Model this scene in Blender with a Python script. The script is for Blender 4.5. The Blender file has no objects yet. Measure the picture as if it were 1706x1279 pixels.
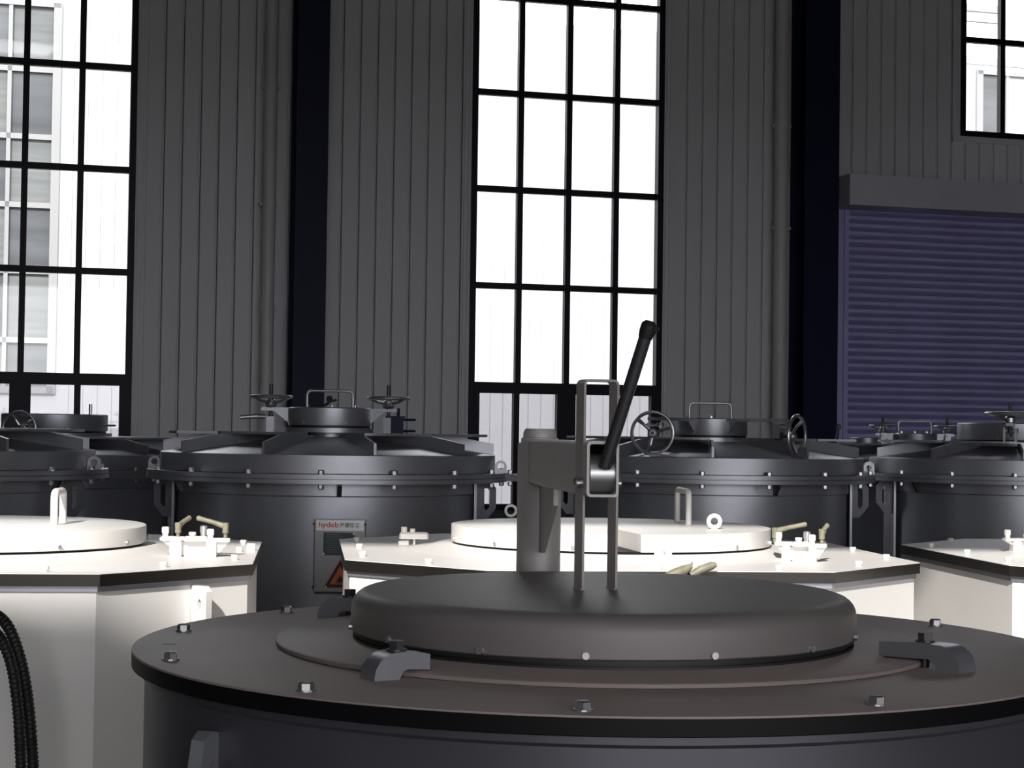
import bpy, math, random
from mathutils import Vector, Matrix
random.seed(7)
S = bpy.context.scene
COL = S.collection
PI = math.pi
def R(d): return math.radians(d)

# ------------------------------------------------------------------ camera
W, H, F = 1706, 1279, 2970.0
PITCH, ROLL = 0.0272, 0.0136
CAM = Vector((0, 0, 1.6))
fw = Vector((0, math.cos(PITCH), math.sin(PITCH)))
up0 = Vector((0, -math.sin(PITCH), math.cos(PITCH)))
rt0 = Vector((1, 0, 0))
rt = rt0*math.cos(ROLL) + up0*math.sin(ROLL)
up = up0*math.cos(ROLL) - rt0*math.sin(ROLL)
cd = bpy.data.cameras.new('camera')
cam = bpy.data.objects.new('camera', cd); COL.objects.link(cam)
cd.sensor_width = 36.0; cd.lens = F/W*36.0; cd.clip_end = 300
m = Matrix((rt, up, -fw)).transposed().to_4x4(); m.translation = CAM
cam.matrix_world = m
S.camera = cam

# ------------------------------------------------------------------ light
SUN_AZ = Vector((-0.20, -0.98))          # horizontal direction towards the sun
SUN_TAN = 0.70                             # tangent of its elevation
wd = bpy.data.worlds.new('sky'); S.world = wd; wd.use_nodes = True
bg = wd.node_tree.nodes['Background']
bg.inputs[0].default_value = (0.97, 0.97, 1.0, 1); bg.inputs[1].default_value = 5.0
sd = bpy.data.lights.new('sun', 'SUN'); sun = bpy.data.objects.new('sun', sd); COL.objects.link(sun)
sd.energy = 6.6; sd.angle = R(0.9); sd.color = (1.0, 0.955, 0.915)
sun.rotation_euler = (-Vector((SUN_AZ.x, SUN_AZ.y, SUN_TAN))).to_track_quat('-Z', 'Y').to_euler()
S.view_settings.view_transform = 'Standard'; S.view_settings.look = 'None'
S.view_settings.gamma = 1.0; S.view_settings.use_curve_mapping = False
S.view_settings.exposure = 0.0

# ------------------------------------------------------------------ helpers
def ray(px, py):
    return fw*F + rt*(px-W/2) - up*(py-H/2)
def at_z(px, py, z):
    d = ray(px, py); return CAM + d*((z-CAM.z)/d.z)
def at_y(px, py, y):
    d = ray(px, py); return CAM + d*(y/d.y)

def tag(o, label=None, cat=None, group=None, kind=None):
    if label: o['label'] = label
    if cat: o['category'] = cat
    if group: o['group'] = group
    if kind: o['kind'] = kind
    return o
def empty(name, loc=(0,0,0), rz=0.0):
    o = bpy.data.objects.new(name, None); COL.objects.link(o)
    o.location = loc; o.rotation_euler = (0,0,rz); o.empty_display_size = .1
    return o
I4 = Matrix.Identity(4)
def T(x, y, z): return Matrix.Translation((x, y, z))
def RZ(a): return Matrix.Rotation(a, 4, 'Z')
def RX(a): return Matrix.Rotation(a, 4, 'X')
def RY(a): return Matrix.Rotation(a, 4, 'Y')

class MB:
    def __init__(s): s.v = []; s.f = []
    def add(s, vs, fs, M=I4):
        b = len(s.v); s.v += [tuple(M @ Vector(v)) for v in vs]
        s.f += [tuple(i+b for i in f) for f in fs]; return s
    def box(s, x0, x1, y0, y1, z0, z1, M=I4):
        vs = [(x,y,z) for z in (z0,z1) for y in (y0,y1) for x in (x0,x1)]
        return s.add(vs, [(0,2,3,1),(4,5,7,6),(0,1,5,4),(2,6,7,3),(0,4,6,2),(1,3,7,5)], M)
    def bev(s, x0, x1, y0, y1, z0, z1, b, M=I4):
        # box with its four z-parallel edges and its top rim chamfered
        def ring(d, z): return [(x0+d+b,y0+d,z),(x1-d-b,y0+d,z),(x1-d,y0+d+b,z),(x1-d,y1-d-b,z),(x1-d-b,y1-d,z),(x0+d+b,y1-d,z),(x0+d,y1-d-b,z),(x0+d,y0+d+b,z)]
        vs = ring(0,z0)+ring(0,z1-b)+ring(b,z1); fs = [tuple(range(7,-1,-1)), tuple(range(16,24))]
        for k in (0,8):
            for i in range(8): fs.append((k+i, k+(i+1)%8, k+8+(i+1)%8, k+8+i))
        return s.add(vs, fs, M)
    def lathe(s, prof, n=48, M=I4, a0=0.0, a1=2*PI, cap=False):
        full = abs(a1-a0-2*PI) < 1e-6; k = n if full else n+1
        vs = []
        for (r, z) in prof:
            for i in range(k):
                a = a0+(a1-a0)*i/n; vs.append((r*math.cos(a), r*math.sin(a), z))
        fs = []; m_ = len(prof)
        for j in range(m_-1):
            for i in range(n):
                i2 = (i+1) % k
                fs.append((j*k+i, j*k+i2, (j+1)*k+i2, (j+1)*k+i))
        if not full:
            fs.append(tuple(j*k for j in range(m_))); fs.append(tuple(j*k+k-1 for j in reversed(range(m_))))
        return s.add(vs, fs, M)
    def cyl(s, p0, p1, r0, r1=None, n=12, M=I4):
        r1 = r0 if r1 is None else r1
        p0 = Vector(p0); p1 = Vector(p1); d = p1-p0
        q = d.to_track_quat('Z', 'Y').to_matrix().to_4x4(); q.translation = p0; L = d.length
        vs = [(r0*math.cos(2*PI*i/n), r0*math.sin(2*PI*i/n), 0) for i in range(n)]
        vs += [(r1*math.cos(2*PI*i/n), r1*math.sin(2*PI*i/n), L) for i in range(n)]
        fs = [(i,(i+1)%n,n+(i+1)%n,n+i) for i in range(n)] + [tuple(range(n-1,-1,-1)), tuple(range(n,2*n))]
        return s.add(vs, fs, M @ q)
    def tube(s, pts, r, n=10, M=I4, closed=False):
        pts = [Vector(p) for p in pts]; k = len(pts); rs = r if isinstance(r, (list,tuple)) else [r]*k
        vs = []; nrm = None
        for i, p in enumerate(pts):
            a = pts[(i-1)%k] if closed or i > 0 else p
            b = pts[(i+1)%k] if closed or i < k-1 else p
            t = (b-a).normalized()
            if nrm is None:
                nrm = t.orthogonal().normalized()
            else:
                nrm = (nrm - t*nrm.dot(t)).normalized()
            bn = t.cross(nrm)
            for j in range(n):
                c = 2*PI*j/n; vs.append(tuple(p + nrm*(rs[i]*math.cos(c)) + bn*(rs[i]*math.sin(c))))
        fs = []
        for i in range(k if closed else k-1):
            i2 = (i+1) % k
            for j in range(n): fs.append((i*n+j, i*n+(j+1)%n, i2*n+(j+1)%n, i2*n+j))
        if not closed: fs += [tuple(range(n-1,-1,-1)), tuple((k-1)*n+j for j in range(n))]
        return s.add(vs, fs, M)
    def prism(s, poly, t0, t1, M=I4):
        n = len(poly); vs = [(x,y,t0) for x,y in poly]+[(x,y,t1) for x,y in poly]
        return s.add(vs, [tuple(range(n-1,-1,-1)), tuple(range(n,2*n))]+[(i,(i+1)%n,n+(i+1)%n,n+i) for i in range(n)], M)
    def plate_hole(s, outer, inner, t0, t1, M=I4):
        # outer and inner loops with the same number of points
        n = len(outer)
        vs = [(x,y,t) for t in (t0,t1) for lp in (outer,inner) for x,y in lp]
        fs = []
        for i in range(n):
            j = (i+1) % n
            fs += [(i, n+i, n+j, j), (2*n+i, 2*n+j, 3*n+j, 3*n+i), (i, j, 2*n+j, 2*n+i), (n+i, 3*n+i, 3*n+j, n+j)]
        return s.add(vs, fs, M)
    def torus(s, Rr, r, n=32, k=8, M=I4):
        return s.tube([(Rr*math.cos(2*PI*i/n), Rr*math.sin(2*PI*i/n), 0) for i in range(n)], r, k, M, True)
    def mesh(s, name, mat, smooth=True):
        me = bpy.data.meshes.new(name); me.from_pydata(s.v, [], s.f); me.update()
        import bmesh as _b
        bm = _b.new(); bm.from_mesh(me); _b.ops.recalc_face_normals(bm, faces=bm.faces); bm.to_mesh(me); bm.free()
        me.materials.append(mat)
        if smooth:
            me.polygons.foreach_set('use_smooth', [True]*len(me.polygons)); me.set_sharp_from_angle(angle=R(38))
        return me
    def build(s, name, mat, parent=None, smooth=True):
        return put(name, s.mesh(name, mat, smooth), parent)
def put(name, me, parent=None, M=None):
    o = bpy.data.objects.new(name, me); COL.objects.link(o)
    if parent: o.parent = parent
    if M is not None: o.matrix_local = M
    return o
CACHE = {}
def shared(key, fn):
    if key not in CACHE: CACHE[key] = fn()
    return CACHE[key]

def arc(cx, cy, r, a0, a1, n):
    return [(cx+r*math.cos(R(a0+(a1-a0)*i/n)), cy+r*math.sin(R(a0+(a1-a0)*i/n))) for i in range(n+1)]

# ------------------------------------------------------------------ materials
def mat(name, col, rough=.5, metal=0.0, noise=0.0, nscale=8.0, bump=0.0, bscale=60.0, stretch=None, spec=.5):
    m_ = bpy.data.materials.new(name); m_.use_nodes = True
    nt = m_.node_tree; b = nt.nodes['Principled BSDF']
    b.inputs['Base Color'].default_value = (*col, 1); b.inputs['Roughness'].default_value = rough
    b.inputs['Metallic'].default_value = metal; b.inputs['Specular IOR Level'].default_value = spec
    if noise or bump:
        tc = nt.nodes.new('ShaderNodeTexCoord'); mp = nt.nodes.new('ShaderNodeMapping')
        nt.links.new(tc.outputs['Object'], mp.inputs[0])
        if stretch: mp.inputs['Scale'].default_value = stretch
    if noise:
        nz = nt.nodes.new('ShaderNodeTexNoise'); nz.inputs['Scale'].default_value = nscale; nz.inputs['Detail'].default_value = 5
        nt.links.new(mp.outputs[0], nz.inputs['Vector'])
        rp = nt.nodes.new('ShaderNodeValToRGB')
        rp.color_ramp.elements[0].position = .3; rp.color_ramp.elements[1].position = .7
        rp.color_ramp.elements[0].color = (*[c*(1-noise) for c in col], 1)
        rp.color_ramp.elements[1].color = (*[min(1, c*(1+noise)) for c in col], 1)
        nt.links.new(nz.outputs['Fac'], rp.inputs[0]); nt.links.new(rp.outputs[0], b.inputs['Base Color'])
    if bump:
        n2 = nt.nodes.new('ShaderNodeTexNoise'); n2.inputs['Scale'].default_value = bscale; n2.inputs['Detail'].default_value = 3
        nt.links.new(mp.outputs[0], n2.inputs['Vector'])
        bp = nt.nodes.new('ShaderNodeBump'); bp.inputs['Strength'].default_value = bump; bp.inputs['Distance'].default_value = .004
        nt.links.new(n2.outputs['Fac'], bp.inputs['Height']); nt.links.new(bp.outputs[0], b.inputs['Normal'])
    return m_
def glass(name, tint, refl):
    m_ = bpy.data.materials.new(name); m_.use_nodes = True
    nt = m_.node_tree; nt.nodes.remove(nt.nodes['Principled BSDF'])
    tr = nt.nodes.new('ShaderNodeBsdfTransparent'); tr.inputs[0].default_value = (*tint, 1)
    gl = nt.nodes.new('ShaderNodeBsdfGlossy'); gl.inputs['Roughness'].default_value = .03
    mx = nt.nodes.new('ShaderNodeMixShader'); mx.inputs[0].default_value = refl
    nt.links.new(tr.outputs[0], mx.inputs[1]); nt.links.new(gl.outputs[0], mx.inputs[2])
    nt.links.new(mx.outputs[0], nt.nodes['Material Output'].inputs[0]); return m_
M = dict(
    paint=mat('grey_machine_paint', (.31,.315,.345), .37, .65, .07, 5.0, .04, 90),
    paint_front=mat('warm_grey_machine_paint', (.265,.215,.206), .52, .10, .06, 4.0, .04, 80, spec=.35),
    paint_arm=mat('dull_grey_paint', (.42,.40,.39), .52, .2, .07, 5.0, .04, 90),
    paint_lid=mat('dark_lid_paint', (.185,.165,.163), .52, .22, .06, 4.0, .04, 80),
    paint_stirrup=mat('pale_grey_paint', (.36,.325,.315), .5, .1, .06, 4.0),
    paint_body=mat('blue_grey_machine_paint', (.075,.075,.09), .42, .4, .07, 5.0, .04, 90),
    steel=mat('bare_steel', (.42,.42,.43), .34, .9, .10, 12),
    steel_light=mat('zinc_bolt', (.62,.62,.63), .32, .85),
    steel_dark=mat('dark_steel', (.055,.055,.06), .42, .5),
    rim=mat('blackened_edge', (.004,.004,.005), .5, 0, spec=.15),
    rimw=mat('machined_edge', (.045,.040,.036), .28, .75, .15, 6),
    rubber=mat('black_rubber', (.010,.010,.011), .55),
    white=mat('cream_white_paint', (.765,.745,.715), .38, 0, .03, 3.0, .03, 50),
    olive=mat('olive_lever_coating', (.20,.19,.13), .5, 0, .25, 30),
    panel=mat('wall_sheet', (.58,.58,.605), .55, 0, .05, 1.2, .03, 30, (1,1,.15)),
    backing=mat('wall_backing', (.10,.10,.11), .8, 0, .08, 2),
    navy=mat('navy_column_paint', (.006,.009,.034), .5, 0, .1, 3, spec=.2),
    pipe=mat('grey_plastic_pipe', (.50,.48,.475), .45),
    frame=mat('dark_window_frame', (.004,.004,.009), .5, spec=.25),
    shutter=mat('blue_shutter_paint', (.44,.42,.70), .42, .1, .05, 2),
    shutter_box=mat('grey_shutter_box', (.52,.52,.60), .5, .0, .05, 2),
    pane=glass('clear_pane', (.97,.98,.98), .04),
    pane_low=glass('tinted_sash_pane', (.66,.66,.68), .05),
    concrete=mat('floor_concrete', (.17,.165,.155), .6, 0, .2, 1.5, .05, 20),
    roof=mat('roof_sheet', (.06,.06,.065), .7, 0, .05, 2),
    facade=mat('white_cladding', (.42,.425,.43), .6, 0, .03, 1.0),
    facade_frame=mat('white_facade_frame', (.24,.24,.24), .5),
    facade_glass=mat('grey_facade_glazing', (.085,.09,.095), .25, 0, .35, .9, 0, 60, (.3,1,3)),
    facade_room=mat('grey_interior_blinds', (.12,.125,.125), .7, 0, .25, 2.2, 0, 60, (.2,1,4)),
    ground=mat('yard_paving', (.11,.11,.105), .8, 0, .15, .6),
    plate=mat('aluminium_plate', (.55,.55,.55), .38, .7),
    board=mat('grey_board', (.30,.30,.31), .42, .5),
    plate_dark=mat('blue_grey_plate', (.16,.17,.23), .35, .6),
    data=mat('dark_green_data_plate', (.030,.045,.042), .4, .2),
    dataline=mat('data_plate_lines', (.10,.13,.12), .4, .2),
    red=mat('red_lettering', (.62,.035,.015), .5),
    ink=mat('black_lettering', (.012,.012,.014), .5),
    orange=mat('orange_warning', (.80,.17,.012), .5),
    pinkred=mat('red_warning_edge', (.48,.09,.07), .5),
    wire=mat('thin_wire', (.05,.05,.05), .5),
)

# ------------------------------------------------------------------ the hall
WD, WYAW = 16.0, 0.268
ex = Vector((math.cos(WYAW), math.sin(WYAW), 0)); ey = Vector((-math.sin(WYAW), math.cos(WYAW), 0))   # ey points outdoors
MW = Matrix((ex, ey, Vector((0,0,1)))).transposed().to_4x4(); MW.translation = Vector((0, WD, 0))
def wallp(px, py, y=0.0):
    d = ray(px, py); o = MW.translation
    t = ((o-CAM).dot(ey)+y)/d.dot(ey); P = CAM+d*t-o
    return P.dot(ex), P.z
def wu(px, py=300, y=0.0): return wallp(px, py, y)[0]
def wz(px, py, y=0.0): return wallp(px, py, y)[1]
HZ = 9.0                       # roof height
U0, U1 = -11.0, 11.0           # side walls, along the window wall

o = MB().box(-400, 400, -400, 400, -.30, -.05).build('ground', M['ground']); tag(o, kind='structure', label='pale paved yard around the hall')
o = MB().box(U0, U1, -24.2, .2, -.2, 0, MW).build('floor', M['concrete']); tag(o, kind='structure')

# window openings in wall coordinates
w2L, w2R = wu(785, 300), wu(1105, 300)
w1R = wu(226, 300); w1L = w1R-(w2R-w2L)
w3L = wu(1600, 150); w3R = w3L+(w2R-w2L); w3B = wz(1640, 229)
wB, wT = wz(945, 850), 7.6
dL = wu(1398, 500); dR = dL+3.4; dT = wz(1416, 342)

wall = empty('wall_back'); wall.matrix_world = MW; tag(wall, kind='structure')
def slab(u0, u1, z0, z1):
    MB().box(u0, u1, .03, .22, z0, z1).build('wall_core', M['backing'], wall)
for a, b in ((U0, w1L), (w1R, w2L), (w2R, dL)): slab(a, b, 0, HZ)
for a, b in ((w1L, w1R), (w2L, w2R)): slab(a, b, 0, wB); slab(a, b, wT, HZ)
slab(dL, w3L, dT, HZ); slab(w3L, w3R, dT, w3B); slab(w3L, w3R, wT, HZ); slab(w3R, dR, dT, HZ); slab(dR, U1, 0, HZ)
# vertical wall sheets, one object each
PW = .1545
def panel_mesh(w, h):
    def f():
        # flat pan with a raised seam on its right side and a small rib next to it
        p = [(0,0),(0,-.018),(.006,-.022),(w-.030,-.022),(w-.026,-.016),(w-.021,-.016),(w-.017,-.022),(w-.009,-.022),(w-.006,-.004),(w-.006,0)]
        mb = MB(); n = len(p)
        mb.add([(x,y,0) for x,y in p]+[(x,y,h) for x,y in p], [tuple(range(n)), tuple(range(2*n-1,n-1,-1))]+[(i,n+i,n+(i+1)%n,(i+1)%n) for i in range(n)])
        return mb.mesh('panel', M['panel'], False)
    return shared(('panel', round(w,4), round(h,4)), f)
def panels(u0, u1, z0, z1, from_left=True):
    k = max(1, round((u1-u0)/PW)); w = (u1-u0)/k
    for i in range(k):
        put('panel', panel_mesh(w, z1-z0), wall, T(u0+i*w, .03, z0))
TR = .085
panels(U0, w1L-TR, 0, HZ) if False else None
panels(w1L-TR-8*PW, w1L-TR, 0, HZ)
panels(w1R+TR, w2L-TR, 0, HZ)
panels(w2R+TR, dL-.02, 0, HZ)
panels(dL-.02, w3L-TR, dT+.02, HZ)
panels(w3L-TR, w3R+TR, dT+.02, w3B-.06)
panels(w3R+TR, w3R+TR+6*PW, dT+.02, HZ)
# folded flashing beside the windows
for u, s in ((w1L,-1),(w1R,1),(w2L,-1),(w2R,1)):
    mb = MB(); a, b = sorted((u, u+s*TR)); mb.box(a, b, -.004, .03, wB-.08, HZ)
    mb.box(u+s*.025-.006, u+s*.025+.006, -.016, -.004, wB-.08, HZ); mb.box(u+s*.062-.006, u+s*.062+.006, -.016, -.004, wB-.08, HZ)
    mb.build('flashing', M['panel'], wall, False)
mb = MB(); mb.box(w3L-TR, w3L, -.004, .03, w3B-.06, HZ); mb.build('flashing', M['panel'], wall, False)
mb = MB(); mb.box(w3L-TR, w3R, -.012, .03, w3B-.06, w3B); mb.build('flashing', M['panel'], wall, False)
for n_, (u0, u1, name) in enumerate(((U0-.2, U0, 'wall_left'), (U1, U1+.2, 'wall_right'))):
    o = MB().box(u0, u1, -24.2, .2, 0, HZ, MW).build(name, M['backing']); tag(o, kind='structure')
# wall behind the camera with a wide open gateway
mb = MB(); YB = -24.0
mb.box(U0, -8.5, YB-.2, YB, 0, HZ, MW); mb.box(4.0, U1, YB-.2, YB, 0, HZ, MW); mb.box(-8.5, 4.0, YB-.2, YB, 4.6, HZ, MW)
o = mb.build('wall_front', M['backing']); tag(o, kind='structure')

# unseen roof with a made-up slot, shaped so the sun lands on the white furnaces
def roof_line(p, z):
    k = (HZ-z)/SUN_TAN; return Vector((p[0]+SUN_AZ.x*k, p[1]+SUN_AZ.y*k))
pa = roof_line((-.93, 6.22), 1.2); pb = roof_line((-1.2, 5.05), 0.97)
ds = Vector((math.cos(R(3.5)), math.sin(R(3.5)))); nn = Vector((-ds.y, ds.x))
MR = Matrix(((ds.x, nn.x, 0, pb.x), (ds.y, nn.y, 0, pb.y), (0,0,1,HZ), (0,0,0,1)))
gap = (pa-pb).dot(nn)
def side_hit(off, uu):
    # where the slot edge (offset off across the slot) meets the side wall plane u = uu
    p0 = MR @ Vector((0, off, 0)); p1 = MR @ Vector((1, off, 0)); q = MW.inverted()
    a_, b_ = q @ p0, q @ p1; t = (uu-a_.x)/(b_.x-a_.x); r_ = p0.lerp(p1, t); return (r_.x, r_.y)
def wc(u, y): v_ = MW @ Vector((u, y, 0)); return (v_.x, v_.y)
ua, ub = U0-.2, U1+.2
mb = MB(); mb.prism([side_hit(gap, ua), side_hit(gap, ub), wc(ub, .22), wc(ua, .22)], HZ, HZ+.02)
mb.prism([wc(ua, YB-.2), wc(ub, YB-.2), side_hit(0, ub), side_hit(0, ua)], HZ, HZ+.02)
SX0, SX1 = -2.6, 5.4                     # the slot is only this long, the rest of the strip is roofed
def mr(x_, y_): v_ = MR @ Vector((x_, y_, 0)); return (v_.x, v_.y)
mb.prism([side_hit(0, ua), mr(SX0, 0), mr(SX0, gap), side_hit(gap, ua)], HZ, HZ+.02)
mb.prism([mr(SX1, 0), side_hit(0, ub), side_hit(gap, ub), mr(SX1, gap)], HZ, HZ+.02)
o = mb.build('ceiling', M['roof']); tag(o, kind='structure')

# windows ------------------------------------------------------------------
rowz = [wz(945, y) for y in (480, 317, 153, 3)]
dz = (rowz[3]-rowz[0])/3
def window(name, uL, uR, zb, zt, rows, sash, label):
    w = empty(name); w.matrix_world = MW; tag(w, kind='structure', label=label)
    fo = .055; y0, y1 = -.015, .075; pitch = (uR-uL)/4; bw = .026
    mb = MB(); mb.box(uL, uL+fo, y0, y1, zb, zt); mb.box(uR-fo, uR, y0, y1, zb, zt); mb.box(uL+fo, uR-fo, y0, y1, zt-fo, zt); mb.box(uL+fo, uR-fo, y0, y1, zb, zb+fo)
    mb.build('frame', M['frame'], w, False)
    us = [uL+fo*.6]+[uL+pitch*k for k in (1,2,3)]+[uR-fo*.6]
    zb2 = zb
    if sash:
        tr0, tr1 = sash
        MB().box(uL+fo, uR-fo, y0-.01, y1, tr0, tr1).build('transom', M['frame'], w, False)
        um = (uL+uR)/2
        MB().box(um-.075, um+.075, y0-.01, y1, zb+fo, tr0).build('stile', M['frame'], w, False)
        for a, b in ((uL+fo, um-.075), (um+.075, uR-fo)):
            mid = (a+b)/2; c = .045
            mb = MB()
            a2, b2 = (a+c, b) if a < um-.1 and b <= um else (a, b-c)
            mb.box(a, a+ (c if a2 > a else .012), y0-.008, y1-.02, zb+fo, tr0); mb.box(b-(c if b2 < b else .012), b, y0-.008, y1-.02, zb+fo, tr0)
            mb.build('sash', M['frame'], w, False)
            MB().box(mid-bw, mid+bw, y0, y1-.02, zb+fo, tr0).build('mullion', M['frame'], w, False)
            for p, q in ((a, mid), (mid, b)):
                MB().box(p, q, .030, .036, zb+fo, tr0).build('pane', M['pane_low'], w, False)
        zb2 = tr1
    zz = [z for z in rows if zb2+.2 < z < zt-.2]
    for u in us[1:4]:
        MB().box(u-bw, u+bw, y0+.004, y1-.02, zb2, zt-fo).build('mullion', M['frame'], w, False)
    for z in zz:
        MB().box(uL+fo, uR-fo, y0+.008, y1-.03, z-bw*1.05, z+bw*1.05).build('glazing_bar', M['frame'], w, False)
    ed = [zb2+ (fo if not sash else 0)]+zz+[zt-fo]
    for i in range(4):
        for j in range(len(ed)-1):
            MB().box(us[i], us[i+1], .030, .036, ed[j], ed[j+1]).build('pane', M['pane'], w, False)
    return w
rows = [rowz[0]+dz*k for k in range(-1, 8)]
tr0, tr1 = wz(945, 657), wz(945, 639)
window('window_1', w1L, w1R, wB, wT, rows, (tr0, tr1), 'tall dark framed gridded window at the left edge')
window('window_2', w2L, w2R, wB, wT, rows, (tr0, tr1), 'tall dark framed gridded window in the middle of the wall')
r3 = wz(1640, 68)
window('window_3', w3L, w3R, w3B, wT, [r3+dz*k for k in range(0, 6)], None, 'high dark framed window above the roller shutter')

# steel columns -------------------------------------------------------------
def column(pxl, pxr, yref, label):
    y = -.36
    uL, uR = wu(pxl, yref, y), wu(pxr, yref, y); um = (uL+uR)/2
    c = empty('steel_column', MW @ Vector((um, y+.17, 0)), WYAW); tag(c, kind='structure', label=label)
    hw = (uR-uL)/2
    MB().box(-hw, hw, -.17, -.152, .02, HZ).build('flange', M['navy'], c, False)
    MB().box(-hw, hw, .145, .163, .02, HZ).build('flange', M['navy'], c, False)
    MB().box(-.007, .007, -.152, .145, .02, HZ).build('web', M['navy'], c, False)
    MB().box(-hw-.01, hw+.01, -.18, .17, 0, .02).build('base_plate', M['navy'], c, False)
    return c
tag(column(493, 546, 300, 'dark navy steel column left of the middle window'), cat='column')
tag(column(1342, 1398, 300, 'dark navy steel column beside the blue roller shutter'), cat='column')

# downpipes -----------------------------------------------------------------
def downpipe(pl, pr, joints, label):
    y = -.12; u0, u1 = wu(pl, 240, y), wu(pr, 240, y); um = (u0+u1)/2; r = (u1-u0)/2
    p = empty('downpipe', MW @ Vector((um, y, 0)), WYAW); tag(p, label, 'pipe')
    MB().cyl((0,0,0), (0,0,HZ-.05), r, n=24).build('pipe', M['pipe'], p)
    for jy in joints:
        z = wz((pl+pr)/2, jy, y)
        mb = MB(); mb.cyl((0,0,z-.03), (0,0,z+.03), r*1.10, n=24); mb.box(-r*1.45, r*1.45, -.012, .012, z-.012, z+.012); mb.box(-.012, .012, 0, .09, z-.012, z+.012)
        mb.build('pipe_clip', M['pipe'], p)
downpipe(439, 461, (145, 340, 515), 'grey downpipe on the ribbed wall left of the navy column')
downpipe(1291, 1313, (210, 380, 700), 'grey downpipe on the ribbed wall right of the middle window')

# blue roller shutter ---------------------------------------------------------
door = empty('door_1', MW @ Vector((0,0,0)), WYAW); tag(door, kind='structure', label='blue slatted roller shutter at the right')
sl = wu(1409, 500, -.06)
SP = .0735
def slat():
    p = [(-.012,.0),(-.076,.034),(-.082,.040),(-.083,.056),(-.081,.068),(-.072,.0730),(-.012,.0735),(-.004,.0735),(-.004,0)]
    mb = MB(); n = len(p); L = dR-sl
    mb.add([(0,y,z) for y,z in p]+[(L,y,z) for y,z in p], [tuple(range(n)), tuple(range(2*n-1,n-1,-1))]+[(i,n+i,n+(i+1)%n,(i+1)%n) for i in range(n)])
    return mb.mesh('slat', M['shutter'], False)
sm = slat(); z = 0.02
while z < dT+.08:
    put('slat', sm, door, T(sl, 0, z)); z += SP
mb = MB(); mb.box(dL, sl+.006, -.110, -.086, 0, dT); mb.box(dL-.06, dL+.012, -.086, .10, 0, dT); mb.build('guide_rail', M['shutter'], door, False)
bl = wu(1416, 315, -.45); b0, b1 = wz(1416, 340.5, -.45), wz(1416, 289, -.45)
mb = MB(); mb.box(bl, bl+3.6, -.45, -.02, b0, b1); mb.build('shutter_box', M['shutter_box'], door, False)
mb = MB(); mb.box(bl+.02, bl+3.6, -.455, -.45, b0, b0+.03); mb.build('box_lip', M['shutter_box'], door, False)

# building across the yard ----------------------------------------------------
FY = 12.0
fac = empty('opposite_building', MW @ Vector((0, FY, 0)), WYAW); tag(fac, 'white clad building across the yard seen through the windows', 'building')
def fu(px, py=300): return wallp(px, py, FY)[0]
def fz(px, py): return wallp(px, py, FY)[1]
fwin = [(fu(98,200)-4.2, fu(98,200), fz(60, 655), fz(60, 3)), (fu(1628,160), fu(1628,160)+4.0, fz(1660, 330), fz(1660, 119))]
FU0, FU1 = -12.0, 12.0
def fslab(u0, u1, z0, z1): MB().box(u0, u1, .02, .3, z0, z1).build('wall_core', M['facade'], fac, False)
fh = 8.2
a, b = fwin
fslab(FU0, a[0], 0, fh); fslab(a[1], b[0], 0, fh); fslab(b[1], FU1, 0, fh)
for k in fwin: fslab(k[0], k[1], 0, k[2]); fslab(k[0], k[1], k[3], fh)
FP = .21
def fpanel(h):
    def f():
        p = [(0,0),(.0,-.012),(FP-.014,-.012),(FP-.010,0)]; mb = MB(); n = 4
        mb.add([(x,y+.02,0) for x,y in p]+[(x,y+.02,h) for x,y in p], [tuple(range(n)), tuple(range(2*n-1,n-1,-1))]+[(i,n+i,n+(i+1)%n,(i+1)%n) for i in range(n)])
        return mb.mesh('cladding_panel', M['facade'], False)
    return shared(('fp', round(h,3)), f)
u = a[1]+.02
while u < fu(1720): 
    inw = u+FP > b[0] and u < b[1]
    if not inw: put('cladding_panel', fpanel(fh), fac, T(u,0,0))
    else: put('cladding_panel', fpanel(fh-b[3]-.1), fac, T(u,0,b[3]+.1)); put('cladding_panel', fpanel(b[2]-.1), fac, T(u,0,0))
    u += FP
MB().box(FU0, FU1, -.12, .3, fz(1650,24), fz(1650,12)).build('gutter', M['facade_frame'], fac, False)
MB().box(FU0, FU1, -.10, .0, fz(1650,40), fz(1650,24)).build('fascia', mat('grey_fascia', (.45,.46,.48), .6), fac, False)
for k, (u0, u1, z0, z1) in enumerate(fwin):
    w = empty('facade_window'); w.parent = fac
    mb = MB(); t = .10
    mb.box(u0-.02, u0+t, -.03, .1, z0, z1); mb.box(u1-t, u1+.02, -.03, .1, z0, z1); mb.box(u0, u1, -.03, .1, z1-t*.7, z1); mb.box(u0, u1, -.03, .1, z0, z0+t)
    fr = mb.build('window_frame', M['facade_frame'], fac, False)
    us = [u1-t-.62*j for j in range(0, 7)] if k == 0 else [u0+t+.48*j for j in range(0, 8)]
    us = sorted(x for x in us if u0+.05 < x < u1-.05)
    for x in us[:-1] if k == 0 else us[1:]:
        MB().box(x-.03, x+.03, -.02, .06, z0, z1).build('facade_mullion', M['facade_frame'], fr, False)
    zs = [fz(60, y) for y in (567, 452, 342, 228, 116)] if k == 0 else [fz(1660, 228)]
    for zz_ in zs:
        MB().box(u0, u1, -.02, .06, zz_-.04, zz_+.04).build('facade_transom', M['facade_frame'], fr, False)
    ed = [z0]+sorted(zs)+[z1]; ux = [u0]+us+[u1]
    for i in range(len(ux)-1):
        for j in range(len(ed)-1):
            MB().box(ux[i], ux[i+1], .03, .05, ed[j], ed[j+1]).build('facade_pane', M['facade_room'] if (j*3+i) % 2 else M['facade_glass'], fr, False)
    bpy.data.objects.remove(w)

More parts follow.
